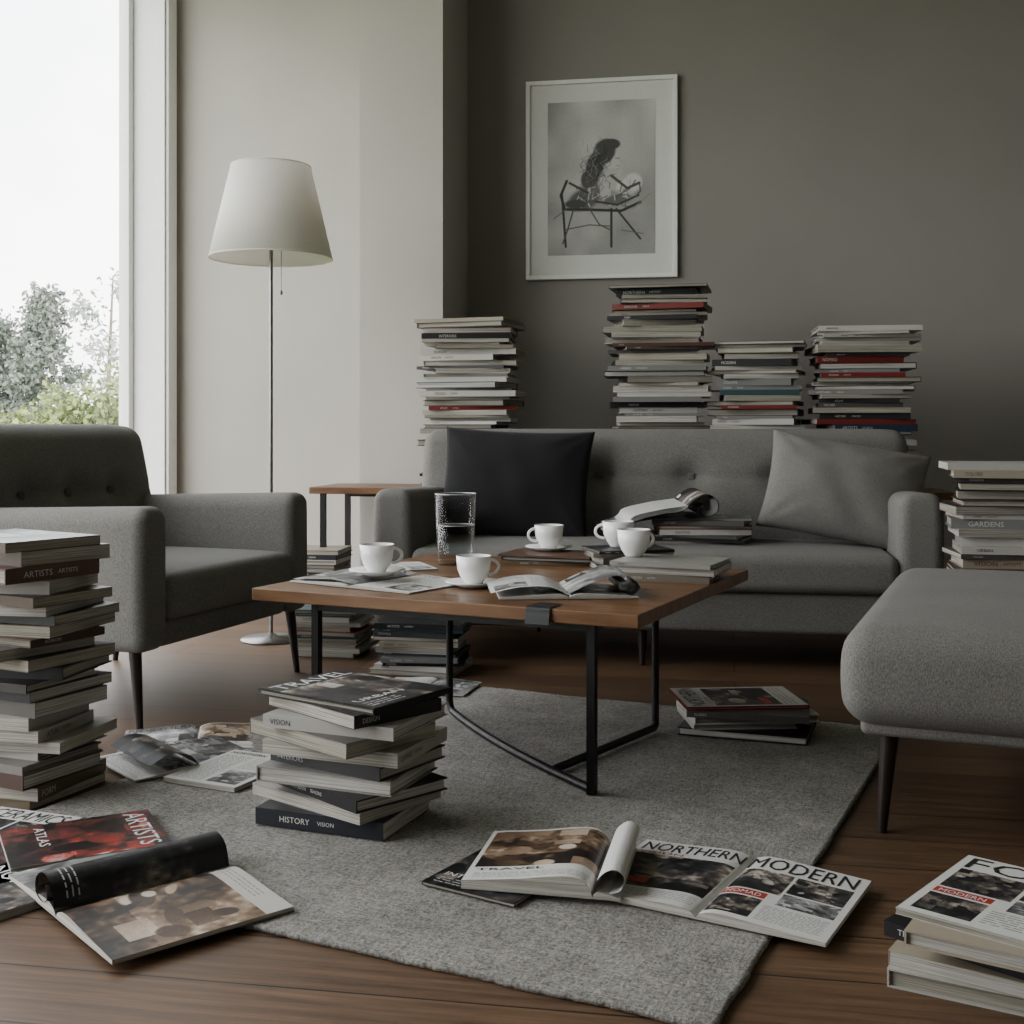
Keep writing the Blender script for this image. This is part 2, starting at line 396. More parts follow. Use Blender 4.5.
def spline(pts,n):
    P=[np.array(p,float) for p in pts]; P=[2*P[0]-P[1]]+P+[2*P[-1]-P[-2]]
    out=[]
    for i in range(1,len(P)-2):
        for t in np.linspace(0,1,24,endpoint=False):
            a,b,c,d=P[i-1:i+3]; out.append(.5*((2*b)+(-a+c)*t+(2*a-5*b+4*c-d)*t*t+(-a+3*b-3*c+d)*t**3))
    out.append(P[-2]); out=np.array(out); L=np.r_[0,np.cumsum(np.linalg.norm(np.diff(out,axis=0),axis=1))]
    s=np.linspace(0,L[-1],n); return np.stack([np.interp(s,L,out[:,k]) for k in range(2)],1)
def sheet(mb,prof,h,pg,twist=0,y0=0,lift=0,tsign=1):
    img,TX=pg; ny,nx=img.shape[:2]; pr=spline(prof,nx+1)
    P=[]
    for j in range(ny+1):
        y=-h/2+h*j/ny+y0; q=j/ny
        P.append([(p[0]+twist*(q-.5),y,p[1]+lift*(q-.5)) for p in pr])
    mb.grid(P,img[::-1])
    us=np.linspace(0,1,nx+1); tg=np.gradient(pr,axis=0); tg/=np.linalg.norm(tg,axis=1)[:,None]+1e-9
    def mf(u,v):
        x=np.interp(u,us,pr[:,0]); z=np.interp(u,us,pr[:,1]); nx_=-np.interp(u,us,tg[:,1]); nz_=np.interp(u,us,tg[:,0])
        return (x+nx_*.0008*tsign+twist*(.5-v), h/2-h*v+y0, z+nz_*.0008*tsign+lift*(.5-v))
    for (wd_,x,y,ww,hh,c) in TX: mb.text(wd_,mf,x,y,ww,hh,c)
def openmag(mb,w,h,t,kl,kr,seed,tl=None,wl=None,wr=None,res=(96,126)):
    tl=t if tl is None else tl; wl=wl or w; wr=wr or w
    pl=[(-wl*.995,tl*.55),(-wl*.6,tl*.85),(-wl*.2,tl*1.25),(-wl*.05,tl*.9),(0,.003)]
    pr=[(0,.003),(wr*.05,t*.9),(wr*.2,t*1.3),(wr*.6,t*.9),(wr*.995,t*.5)]
    for top,kd,sd in ((pl,kl,1),(pr,kr,2)):
        sheet(mb,top,h,page(kd,seed+sd,*res))
        sp=spline(top,24)
        for ys in (-h/2,h/2):
            for i in range(23):
                a,b=sp[i],sp[i+1]
                q=[(a[0],ys,.001),(b[0],ys,.001),(b[0],ys,b[1]),(a[0],ys,a[1])]
                if ys>0: q.reverse()
                mb.quad(*q,(.5,.48,.43),1)
        e=sp[0] if sd==1 else sp[-1]
        mb.quad((e[0],-h/2,.001),(e[0],h/2,.001),(e[0],h/2,e[1]),(e[0],-h/2,e[1]),(.5,.48,.43),1)
    mb.quad((-wl,-h/2,.0008),(-wl,h/2,.0008),(wr,h/2,.0008),(wr,-h/2,.0008),(.3,.3,.3))
def flatmag(name,x,y,z,w,h,yaw,kind,seed,t=.006,col=(.45,.44,.42)):
    mb=MB(); rng=random.Random(seed)
    T=Tf(0,0,0); book(mb,T,w,h,0,t,col,3,rng,False,False)
    img,TX=page(kind,seed,80,104); ny,nx=img.shape[:2]
    mb.grid([[(-w/2+w*i/nx,-h/2+h*j/ny,t+.0006) for i in range(nx+1)] for j in range(ny+1)],img[::-1])
    for (wd_,a,b,ww,hh,c) in TX: mb.text(wd_,lambda u,v:(-w/2+w*u,h/2-h*v,t+.0012),a,b,ww,hh,c)
    return mb.build(name,(x,y,z),(0,0,yaw))

# ------------------------------------------------------------------ room (frame R rotated -10deg about O)
YR=rad(-10); O=(-.52,4.45)
cR,sR=math.cos(YR),math.sin(YR)
def RW(u,v,z=0): return (O[0]+cR*u-sR*v, O[1]+sR*u+cR*v, z)
LOC=(O[0],O[1],0)
HC=3.6
boxes('floor',[(-1.95,3.9,-5.6,2.2,-.1,0)],M_floor,None,LOC,YR)
boxes('ceiling',[(-1.95,3.9,-5.6,2.2,HC,HC+.1)],M_ceil,None,LOC,YR)
boxes('wall_back',[(-1.95,3.9,1.95,2.2,0,HC)],M_wall,None,LOC,YR)
boxes('wall_column',[(-.473,-.055,1.374,1.95,0,HC)],M_wall_lit,None,LOC,YR)
boxes('wall_right',[(3.7,3.9,-5.6,1.95,0,HC)],M_wall3,None,LOC,YR)
boxes('wall_front',[(-1.95,3.9,-5.8,-5.6,0,HC)],M_wall3,None,LOC,YR)
boxes('wall_left',[(-1.95,-1.70,1.80,1.95,0,HC),(-1.95,-1.70,-5.6,-4.4,0,HC),(-1.95,-1.70,-4.4,1.80,3.45,HC)],M_wall_lit,None,LOC,YR)
boxes('wall_alcove',[(-1.70,-.473,1.935,1.95,0,HC)],M_wall_lit,None,LOC,YR)  # thin skin on the back wall, paler to carry painted window light
boxes('baseboard_back',[(-.055,3.7,1.935,1.95,0,.09)],M_base,None,LOC,YR)
boxes('baseboard_alcove',[(-1.70,-.473,1.92,1.935,0,.09)],M_base,None,LOC,YR)
boxes('baseboard_column',[(-.473,-.04,1.36,1.374,0,.09),(-.055,-.04,1.374,1.935,0,.09)],M_base,None,LOC,YR)
w=empty('window_1',LOC,YR)
boxes('reveal_lining',[(-1.95,-1.70,1.785,1.80,0,3.45),(-1.95,-1.70,-4.4,-4.385,0,3.45),(-1.95,-1.70,-4.385,1.785,3.435,3.45)],M_white,w)
boxes('casing',[(-1.70,-1.682,1.80,1.90,0,3.5),(-1.70,-1.682,-4.5,1.80,3.45,3.55)],M_white,w,bev=.004)
boxes('sash_frame',[(-1.94,-1.88,1.735,1.785,0,3.435),(-1.94,-1.88,-4.385,1.785,0,.07),(-1.94,-1.88,-4.385,1.785,3.37,3.435),(-1.94,-1.88,-.12,-.05,.07,3.37),(-1.94,-1.88,-2.2,-2.13,.07,3.37),(-1.94,-1.88,-4.385,-4.33,0,3.435)],M_white,w,bev=.004)
boxes('pane',[(-1.912,-1.908,-4.35,1.76,.05,3.40)],M_pane,w)

# ------------------------------------------------------------------ outside
boxes('lawn',[(-60,-2.6,-30,60,-.6,-.5)],M_grass,None,LOC,YR)
def leaves(name,blobs,size,mat,loc,seed,trunk=None):
    rs=np.random.RandomState(seed); Vs=[];F=[]
    for (cx,cy,cz,rx,ry,rz,n) in blobs:
        d=rs.randn(n,3); d/=np.linalg.norm(d,axis=1)[:,None]; r=rs.rand(n)**(.4)
        c=np.array((cx,cy,cz))+d*r[:,None]*np.array((rx,ry,rz))*(.85+.3*np.sin(d[:,:1]*7+d[:,2:]*5))
        c[:,2]=np.maximum(c[:,2],.1)
        a=rs.randn(n,3); a/=np.linalg.norm(a,axis=1)[:,None]; b=np.cross(a,rs.randn(n,3)); b/=np.linalg.norm(b,axis=1)[:,None]
        s=size*(.6+.8*rs.rand(n))[:,None]
        q=np.stack([c-a*s,c-b*s*.5,c+a*s,c+b*s*.5],1)
        base=sum(len(x) for x in Vs); Vs.append(q.reshape(-1,3))
        F+= [(base+4*i,base+4*i+1,base+4*i+2,base+4*i+3) for i in range(n)]
    e=empty(name,loc)
    mesh_obj('foliage',np.concatenate(Vs).tolist(),F,mat,e)
    if trunk: tube('trunk',trunk[0],trunk[1],M_bark,e,3)
    return e
def roundtree(loc,H,R,seed):
    rs=random.Random(seed); bl=[(0,0,H*.55,R*.6,R*.6,H*.3,900)]
    for k in range(20):
        t=k/19; z=H*(.30+.64*t); rr=R*(1-.8*(t**1.7)); a=k*2.4+rs.uniform(-.3,.3); q=rs.uniform(.35,.75)*rr
        bl.append((q*math.cos(a),q*math.sin(a),z,R*.40,R*.40,R*.30,380))
    leaves('leafy_tree',bl,.060,M_leaf1,loc,seed,([(0,0,0),(0,0,H*.8)],[.10,.03]))
roundtree((-9.40,24,-.49),4.25,1.0,1); roundtree((-10.6,24.5,-.49),3.7,1.1,2); roundtree((-11.9,25,-.49),4.6,1.3,3)
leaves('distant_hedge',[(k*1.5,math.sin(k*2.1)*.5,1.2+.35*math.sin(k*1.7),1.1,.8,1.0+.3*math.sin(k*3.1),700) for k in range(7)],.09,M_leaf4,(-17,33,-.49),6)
leaves('birch_tree',[(0,0,2.7,.6,.6,.5,300),(-.35,0,3.3,.4,.4,.4,190),(.3,0,3.7,.4,.4,.4,190),(0,.3,2.0,.6,.6,.5,300)],.055,M_leaf3,(-6.75,20,-.49),4,([(0,0,0),(0,0,1.6),(.1,0,3.9)],[.06,.05,.012]))
leaves('garden_bush',[(0,0,1.3,.6,.6,.72,2200),(.7,.4,1.5,.6,.6,.75,2200),(-.7,0,1.1,.6,.6,.6,2000),(1.5,0,1.3,.7,.6,.8,1500),(-1.5,.5,.8,.7,.6,.55,1500)],.05,M_leaf2,(-5.75,15.5,-.49),5,([(0,0,0),(0,0,.7)],[.05,.03]))

# ------------------------------------------------------------------ seating
def leg(parent,name,x,y,h,dx,dy,r0=.019,r1=.010):
    tube(name,[(x,y,h),(x+dx,y+dy,0.0)],[r0,r1],M_leg,parent,5)
def seating(name,loc,yaw,W,Dp,zb,seat,armh,armw,backh,buttons,legs,tilt=.12,bt=.17):
    e=empty(name,loc,yaw)
    def armfn(x,y,z,hx,hy,hz):
        t=(z+hz)/(2*hz)
        return (x*(1+.05*math.sin(math.pi*t)),y,z+ (.012*(1-(x/hx)**2) if z>0 else 0) + (.03*((y/hy)) if z>0 else 0)*-.4)
    for s,nm in ((-1,'arm_left'),(1,'arm_right')):
        rbox(nm,(s*(W/2-armw/2),Dp*.47,(zb+armh)/2),(armw,Dp*.94,armh-zb),.038,M_sofa,e,10,armfn)
    iw=W-2*armw+.01
    rbox('seat_base',(0,Dp*.45,(zb+seat-.13)/2+.0),(iw,Dp*.84,seat-.13-zb),.02,M_sofa,e,8)
    rbox('seat_cushion',(0,Dp*.36,seat-.065),(iw-.006,Dp*.74,.135),.035,M_sofa,e,14,
          lambda x,y,z,hx,hy,hz:(x,y-.008*(1-(x/hx)**2),z+(.018 if z>0 else 0)*(1-(x/hx)**4)*(1-(y/hy)**4)))
    bw=W-.02
    zc=(zb+.04+backh)/2; hh=backh-(zb+.04)
    nb=max(int(W*26),24)
    def backfn(x,y,z,hx,hy,hz):
        if y<0:
            inn=(1-(x/hx)**6)*(1-(z/hz)**4); y-=.02*inn
            for (bx,bz) in buttons:
                d2=(x-bx)**2+((z+zc-bz)*1.0)**2
                y+=.040*math.exp(-d2/.0035)+.012*math.exp(-abs(z+zc-bz)/.02)*math.exp(-((x-bx)/.16)**2)
        t=(z+hz)/(2*hz)
        x*=1-.015*t*t
        if abs(x)>hx-.2: z-= .02*max(0,t-.5)*((abs(x)-hx+.2)/.2)**2
        return (x,y+tilt*(z+hz),z)
    rbox('backrest',(0,Dp-bt/2-tilt*hh,zc),(bw,bt,hh),.055,M_sofa,e,nb,backfn)
    for i,(bx,bz) in enumerate(buttons):
        y=Dp-bt-tilt*hh+tilt*(bz-zb-.04)+.032
        rbox('button_%d'%(i+1),(bx,y-.008,bz),(.030,.014,.030),.0068,M_btn,e,3)
    for i,(x,y,dx,dy) in enumerate(legs): leg(e,'leg_%d'%(i+1),x,y,zb+.02,dx,dy)
    return e
W=2.03
seating('sofa',RW(W/2,0,0),YR,W,.84,.13,.41,.61,.15,.855,[(-.62,.66),(-.24,.66),(.14,.66),(.50,.66),(.80,.66)],
   [(-W/2+.09,.08,-.01,-.02),(W/2-.09,.08,.01,-.02),(-.02,.08,0,-.02),(-W/2+.09,.72,-.01,.02),(W/2-.09,.72,.01,.02),(-.5,.70,0,.02)])
seating('armchair',(-.87,3.79,0),rad(70.4),.95,.86,.22,.43,.61,.13,.87,[(-.2,.64),(.02,.64),(.24,.64)],
   [(-.43,.06,-.01,-.025),(.43,.06,.01,-.025),(-.40,.74,-.01,.04),(.40,.74,.01,.04)],tilt=.2)
YO=rad(-23); e=empty('ottoman',(.69,2.50,0),YO)
def ofn(x,y,z,hx,hy,hz):
    k=.016*(1-(x/hx)**4)*(1-(y/hy)**4)
    t=z/hz; bul=.012*(1-t*t)
    return (x+math.copysign(bul,x)*(abs(x)>hx*.9),y+math.copysign(bul,y)*(abs(y)>hy*.9),z+(k if z>0 else 0))
rbox('cushion_top',(.5,.6,.335),(1.0,1.2,.215),.06,M_sofa,e,16,ofn)
rbox('base',(.5,.6,.235),(.94,1.14,.05),.015,M_sofa,e,6)
for i,(x,y,dx,dy) in enumerate([(.085,.09,-.015,-.02),(.9,.09,.015,-.02),(.085,1.1,-.015,.02),(.9,1.1,.015,.02)]): leg(e,'leg_%d'%(i+1),x,y,.23,dx,dy,.021,.010)

def pillow(name,loc,w,h,t,lean,roll,yaw,mat,seed):
    n=44; V=[];F=[]
    for s in (1,-1):
        for j in range(n+1):
            for i in range(n+1):
                x=-1+2*i/n; y=-1+2*j/n
                px=x*w/2*(1-.06*(1-y*y)) ; py=y*h/2*(1-.06*(1-x*x))
                th=t/2*((1-abs(x)**2.4)*(1-abs(y)**2.4))**.6
                wr=mn.noise(Vector((x*1.2+seed,y*1.2,s)))*.014+mn.noise(Vector((x*2.4+seed,y*2.0+x,s*2)))*.008
                for (qx,qy) in ((-1,1),(1,1),(1,-1),(-1,-1)):
                    r=math.hypot(x-qx,y-qy); a=math.atan2(abs(y-qy),abs(x-qx)+1e-6)
                    wr+=.005*math.sin(a*11+seed)*math.exp(-(r/.6)**2)*min(1,r*3)
                edge=min(1,4*min(1-abs(x),1-abs(y)))
                V.append((px,py,s*(th+wr*edge)))
    m=(n+1)**2
    for s in (0,1):
        for j in range(n):
            for i in range(n):
                a=s*m+j*(n+1)+i; f=[a,a+1,a+n+2,a+n+1]
                if s: f.reverse()
                F.append(f)
    o=mesh_obj(name,V,F,mat,None,True,loc)
    o.rotation_euler=(Matrix.Rotation(yaw,3,'Z')@Matrix.Rotation(lean,3,'X')@Matrix.Rotation(roll,3,'Z')).to_euler()
    bm=bmesh.new(); bm.from_mesh(o.data); bmesh.ops.remove_doubles(bm,verts=bm.verts,dist=.0008); bm.to_mesh(o.data); bm.free()
    o.data.polygons.foreach_set('use_smooth',[True]*len(o.data.polygons))
    return o
p=RW(.455,.49,.635); pillow('throw_pillow_charcoal',p,.62,.46,.16,rad(72),rad(-2),YR,M_dark,3)
p=RW(1.735,.40,.620); pillow('throw_pillow_gray',p,.60,.43,.19,rad(60),rad(-12),YR+rad(4),M_pill,8)

# ------------------------------------------------------------------ console behind sofa
e=empty('console_table',RW(0,0,0),YR)
boxes('top',[(-.56,2.22,.885,1.30,.562,.592)],M_walnut,e,bev=.004)
for i,(x,y) in enumerate([(-.50,.91),(-.50,1.27),(.8,1.27),(2.16,.91),(2.16,1.27)]): boxes('leg_%d'%(i+1),[(x-.012,x+.012,y-.012,y+.012,0,.562)],M_black,e)
boxes('rail',[(-.50,2.16,1.262,1.278,.53,.56)],M_black,e)
def RST(name,t,H,w,d,seed,yaw=0,**k):
    x,y,z=RW(t,1.105,.592); return stack(name,x,y,z,H,w,d,YR+rad(yaw),seed,**k)
RST('magazine_stack',.14,.76,.44,.31,11,0,pal=PAL_MAG,tr=(.012,.028),jit=.024,jr=11,smin=.74)
RST('magazine_stack',1.0,.89,.44,.31,112,3,pal=PAL_MIX,tr=(.012,.030),jit=.026,jr=11,smin=.74)
RST('magazine_stack',1.43,.64,.41,.31,13,-4,pal=PAL_MIX,tr=(.012,.030),jit=.016,jr=10,smin=.76)
RST('magazine_stack',1.875,.70,.44,.31,14,2,pal=PAL_MIX,tr=(.012,.030),jit=.024,jr=11,smin=.74)
# floor stacks
stack('book_stack',-1.165,2.84,0,.60,.34,.26,rad(-22),21,pal=PAL_DARK,tr=(.018,.036),jit=.024,jr=13,top='grey')
stack('book_stack',-.35,2.62,.0125,.275,.345,.26,rad(-34),22,pal=PAL_DARK,tr=(.024,.036),jit=.022,top='dark',jr=13,sides=(0,0,1,0,3),smin=.86,
   cols=[(.014,.016,.02),(.28,.27,.25),(.009,.009,.010),(.20,.19,.175),(.014,.014,.016),(.30,.285,.255),(.07,.062,.055),(.30,.29,.265),(.009,.009,.010),(.009,.009,.010)])
stack('book_stack',.655,3.36,.0125,.085,.35,.25,rad(-8),23,pal=PAL_MIX,tr=(.014,.022),jit=.03,top='cover',jr=14)
stack('book_stack',.785,1.88,0,.108,.30,.34,rad(-38),24,pal=[(.30,.26,.20),(.010,.010,.011),(.34,.33,.305)],tr=(.02,.032),jit=.024,top='layout',jr=9,cols=[(.36,.35,.32),(.30,.26,.19),(.010,.010,.011),(.30,.26,.20),(.36,.35,.32)],sides=(1,0,3),topsc=.90)
stack('book_stack',1.60,3.93,0,.745,.34,.26,rad(-14),25,pal=PAL_MIX,tr=(.014,.032),jit=.014,jr=9)
stack('magazine_stack',-.68,4.60,0,.18,.27,.26,rad(-10),26,pal=PAL_MIX,tr=(.010,.022),jit=.01,jr=5)
stack('magazine_stack',-.31,4.25,0,.18,.32,.24,rad(-10),27,pal=PAL_MIX,tr=(.010,.022),jit=.015)
stack('magazine_stack',-.86,5.40,0,.32,.24,.24,YR,28,pal=PAL_MIX,tr=(.012,.024),jit=.01,jr=4)

# ------------------------------------------------------------------ lamp
e=empty('floor_lamp',(-.975,4.857,0))
lathe('base',[(0,0),(.12,0),(.122,.004),(.12,.010),(.03,.016),(.012,.03),(0,.03)],M_chrome,e,seg=48)
tube('pole',[(0,0,.02),(0,0,1.62)],.0075,M_chrome,e)
lathe('shade',[(.247,1.545),(.160,1.915),(.157,1.915),(.244,1.545)],M_shade,e,seg=64,closed=True)
tube('shade_rim_top',[(.159*math.cos(a),.159*math.sin(a),1.915) for a in np.linspace(0,2*math.pi,48,endpoint=False)],.003,M_shade,e,3,True)
tube('shade_rim_bottom',[(.246*math.cos(a),.246*math.sin(a),1.545) for a in np.linspace(0,2*math.pi,48,endpoint=False)],.003,M_shade,e,3,True)
for k in range(3):
    a=k*2.094; tube('spider_%d'%(k+1),[(0,0,1.62),(.2*math.cos(a),.2*math.sin(a),1.70)],.002,M_chrome,e,2)
lathe('bulb',[(0,1.60),(.015,1.61),(.018,1.64),(.032,1.68),(.030,1.71),(.015,1.735),(0,1.74)],M_porc,e,seg=20)
tube('pull_chain',[(.045,-.02,1.62),(.045,-.02,1.41)],.0015,M_chrome,e,2)
lathe('chain_knob',[(0,-.012),(.006,-.006),(.006,.004),(0,.01)],M_chrome,e,(.045,-.02,1.405),seg=12)

# ------------------------------------------------------------------ picture
def artwork():
    W_,H_=170,238; rs=np.random.RandomState(5)
    yy,xx=np.mgrid[0:H_,0:W_]; u=xx/W_; v=yy/H_
    base=.32+.07*np.sin(2.2*u+1.5*v+.5)+.22*(vnoise(rs,H_,W_,3)-.5)+.14*(vnoise(rs,H_,W_,7)-.5)+.05*rs.rand(H_,W_)
    base=base+.10*np.clip((u-v*.7),0,1)
    img=np.repeat(base[...,None],3,2)
    X=lambda px:(px-548)/108; Y=lambda py:(py-100)/152
    def ell(px,py,rx,ry,c,an=0,soft=4):
        dx=(u-X(px))*108; dy=(v-Y(py))*152
        a=rad(an); ex=dx*math.cos(a)+dy*math.sin(a); ey=-dx*math.sin(a)+dy*math.cos(a)
        q=(ex/rx)**2+(ey/ry)**2; m=np.clip((1-q)*soft,0,1)[...,None]; img[:]=img*(1-m)+m*c
    def ln(pts,wd,c):
        for a,b in zip(pts[:-1],pts[1:]):
            ax,ay=a;bx,by=b; px=548+u*108; py=100+v*152
            L2=(bx-ax)**2+(by-ay)**2+1e-6; t=np.clip(((px-ax)*(bx-ax)+(py-ay)*(by-ay))/L2,0,1)
            d=np.hypot(px-ax-t*(bx-ax),py-ay-t*(by-ay)); m=np.clip((wd-d)*1.5,0,1)[...,None]; img[:]=img*(1-m)+m*c
    ell(606,192,38,20,.22,-8,1)
    ell(620,188,22,15,.46,-20,2); ell(600,194,24,15,.28,10,2); ell(584,197,19,12,.10,-20,2); ell(634,181,10,10,.60,0,2)
    ell(612,176,14,14,.44,0,2); ell(593,182,11,17,.14,20,2); ell(605,187,6,17,.46,-15,2); ell(618,198,17,6,.14,-8,2); ell(624,183,9,5,.62,-30,2)
    for k in range(80):
        x0=576+rs.rand()*60; y0=174+rs.rand()*30; dk=.05+.14*rs.rand() if rs.rand()<.55 else .5
        ln([(x0,y0),(x0+3+rs.randn()*4,y0+rs.randn()*4)],.4+.5*rs.rand(),dk)
    ln([(612,174),(628,187),(640,182)],1.7,.07); ln([(596,199),(618,203),(639,194)],1.4,.05); ln([(640,182),(641,190),(636,196)],1,.08)
    ell(613,158,8,10,.50,0,3); ell(605,150,12,14,.07,20,3); ell(596,163,10,15,.06,15,3); ell(590,176,9,11,.08,30,3); ell(611,143,11,6,.07,0,3)
    for k in range(80):
        x0=598+rs.randn()*7; y0=160+rs.randn()*10; ln([(x0,y0),(x0+rs.randn()*3,y0+4),(x0+rs.randn()*4-2,y0+8)],.5,.26 if k%3==0 else .03)
    ell(616.5,161,4.5,6.5,.50,0,3); ln([(616,157),(620,157)],.7,.04); ln([(617,164.5),(620,164.5)],.5,.1); ln([(620,158),(621.5,161)],.5,.15)
    ln([(567,178),(561,192),(565,206),(590,207),(622,209),(641,201)],1.7,.035); ln([(562,190),(564,215),(566,243)],1.5,.03)
    ln([(574,206),(568,226),(563,240)],1.1,.06); ln([(612,207),(612,244)],1.5,.03); ln([(617,207),(641,237)],1.3,.04); ln([(590,206),(600,222),(612,228)],1.0,.08)
    ln([(566,226),(590,222),(612,224)],.9,.08); ln([(570,180),(588,190)],1.5,.05); ell(576,201,13,5,.06,0,2)
    ln([(632,208),(652,192)],.7,.2); ln([(622,228),(644,232)],.8,.12); ln([(554,215),(566,206)],.8,.12)
    return np.clip(img,0.015,.62)*np.array((1,.99,.96))
ta,tb=.263,1.052; pw=tb-ta; ph=1.04; zc=2.157
x,y,z=RW((ta+tb)/2,1.948,zc); e=empty('framed_artwork',(x,y,z),YR)
fw=.022
boxes('frame',[(-pw/2,pw/2,-.03,0,ph/2-fw,ph/2),(-pw/2,pw/2,-.03,0,-ph/2,-ph/2+fw),(-pw/2,-pw/2+fw,-.03,0,-ph/2+fw,ph/2-fw),(pw/2-fw,pw/2,-.03,0,-ph/2+fw,ph/2-fw)],M_white,e,bev=.003)
M_mat=simple('mat_board',(.66,.655,.635),.8,var=.02)
boxes('mat_board',[(-pw/2+fw,pw/2-fw,-.014,-.002,-ph/2+fw,ph/2-fw)],M_mat,e)
img=artwork(); mb=MB(); ny,nx=img.shape[:2]; aw,ah=.56,.80
mb.grid([[(-aw/2+aw*i/nx,-.0155,-ah/2+ah*j/ny+.005) for i in range(nx+1)] for j in range(ny+1)],img[::-1])
mb.build('sketch_print',parent=e)

# ------------------------------------------------------------------ rug
YG=rad(-25.5); n=200
RX,RY=1.62,1.86
V=[];F=[]
for j in range(n+1):
    for i in range(n+1):
        x=-RX*(1-i/n); y=RY*j/n
        wob=.006*mn.noise(Vector((x*9,y*9,0)))+.003*mn.noise(Vector((x*70,y*70,0)))
        V.append((x+(wob if i in(0,n) else 0),y+(wob if j in(0,n) else 0),.0100+.0016*mn.noise(Vector((x*3,y*3,1)))+.0012*mn.noise(Vector((x*60,y*60,1)))))
for j in range(n):
    for i in range(n):
        a=j*(n+1)+i; F.append((a,a+1,a+n+2,a+n+1))
rug=mesh_obj('area_rug',V,F,M_rug,None,True,(.285,1.69,0),YG)
sd=rug.modifiers.new('thick','SOLIDIFY'); sd.thickness=.0085; sd.offset=-1
# ------------------------------------------------------------------ coffee table
YT=rad(-25.5); TC=(.008,3.32); e=empty('coffee_table',(TC[0],TC[1],.0),YT)
boxes('tabletop',[(-.53,.53,-.478,.485,.408,.44)],M_walnut,e,bev=.003)
LG={'A':(-.36,-.43),'B':(.40,-.43),'C':(-.27,.12),'D':(.345,.185)}
zf=.0235
sqbar('leg_1',(*LG['A'],.013),(*LG['A'],.408),.02,M_black,e); sqbar('leg_2',(*LG['B'],.013),(*LG['B'],.408),.02,M_black,e)
B=LG['B'];Cc=LG['C'];Dd=LG['D'];A=LG['A']
def bentframe(name,P,Q,bow,R=.07,top=.408):
    P=Vector((*P,0));Q=Vector((*Q,0)); d=(Q-P); L=d.length; d.normalize(); s=Vector((-d.y,d.x,0))
    pts=[P+Vector((0,0,top))]
    for a in np.linspace(0,math.pi/2,8): pts.append(P+d*R*(1-math.cos(a))+Vector((0,0,zf+R*(1-math.sin(a)))))
    for q in np.linspace(.12,1,14):
        x=R+(L-R)*q; pts.append(P+d*x+s*bow*math.sin(math.pi*x/L)+Vector((0,0,zf)))
    tube(name,[tuple(p) for p in pts],.0105,M_black,e,4)
bentframe('bent_leg_1',Cc,B,-.025,.03)
mid=(B[0]*.80+Cc[0]*.20-.012,B[1]*.80+Cc[1]*.20-.016)
bentframe('bent_leg_2',Dd,mid,.0,.015)
for a,b,nm in ((A,B,1),(Cc,Dd,2),(A,Cc,3),(B,Dd,4)): sqbar('apron_%d'%nm,(a[0],a[1],.398),(b[0],b[1],.398),.02,M_black,e)

ZT=.44
def cup(x,y,z,yaw,saucer=True,s=1.0):
    if saucer:
        lathe('saucer',[(0,0),(.04*s,0),(.045*s,.003),(.078*s,.013),(.079*s,.0155),(.045*s,.007),(0,.006)],M_porc,None,(x,y,z+.0003),seg=40); z+=.0075
    e=empty('coffee_cup',(x,y,z),yaw)
    lathe('cup_body',[(0,.0),(.024*s,0),(.026*s,.004),(.036*s,.018*s),(.045*s,.04*s),(.049*s,.078*s),(.0465*s,.078*s),(.043*s,.042*s),(.033*s,.02*s),(.02*s,.008),(0,.007)],M_porc,e,seg=40)
    lathe('coffee',[(0,.060*s),(.0448*s,.060*s)],M_coffee,e,seg=32)
    tube('handle',[(.044*s+.026*s*math.sin(a),0,.046*s+.021*s*math.cos(a)) for a in np.linspace(-.1,math.pi+.1,14)],.0042,M_porc,e,4)
cup(-.36,3.20,ZT+.024,rad(10),s=.95); cup(-.100,3.14,ZT,rad(10),s=.95); cup(.117,3.80,ZT+.028,rad(190),s=.95)
stack('book_stack',.445,3.33,ZT,.052,.29,.23,rad(-20),31,pal=[(.16,.14,.11),(.22,.21,.19),(.035,.03,.028)],tr=(.02,.028),jit=.006,jr=5,cols=[(.16,.14,.11),(.05,.04,.032)])
stack('magazine_stack',.12,3.72,ZT,.028,.30,.2,rad(-15),32,pal=PAL_DARK,tr=(.01,.016),jit=.012)
stack('magazine_stack',.345,3.60,ZT,.058,.24,.18,rad(10),33,pal=PAL_DARK,tr=(.012,.02),jit=.006)
cup(.345,3.40,ZT+.0525,rad(30),False,.98); cup(.32,3.62,ZT+.0585,rad(170),False,.98)
e=empty('water_glass',(-.172,3.66,ZT))
lathe('tumbler',[(0,0),(.052,0),(.055,.004),(.064,.215),(.0615,.215),(.053,.012),(0,.011)],M_glass,e,seg=48)
lathe('water',[(.0522,.0125),(.0572,.12),(0,.12)],M_water,e,seg=48)
M_rim=simple('glass_rim',(.55,.57,.57),.1,.3)
tube('rim',[(.0627*math.cos(a),.0627*math.sin(a),.2155) for a in np.linspace(0,2*math.pi,48,endpoint=False)],.0013,M_rim,e,3,True)
tube('water_line',[(.0572*math.cos(a),.0572*math.sin(a),.1205) for a in np.linspace(0,2*math.pi,48,endpoint=False)],.0009,M_rim,e,3,True)
mb=MB(); openmag(mb,.21,.27,.008,'text','text',41); sheet(mb,[(-.21,.012),(-.12,.018),(-.05,.02),(.02,.012)],.25,page('grey',40),lift=.008); mb.build('open_magazine',(-.35,3.22,ZT+.0005),(0,0,rad(-35)))
flatmag('magazine',-.325,3.56,ZT,.16,.2,rad(20),'text',42)
mb=MB(); openmag(mb,.17,.24,.010,'text','photo',44)
sheet(mb,[(.0,.012),(.05,.035),(.11,.055),(.155,.048),(.175,.025),(.155,.008),(.13,.018),(.128,.036),(.145,.04)],.22,page('grey',45))
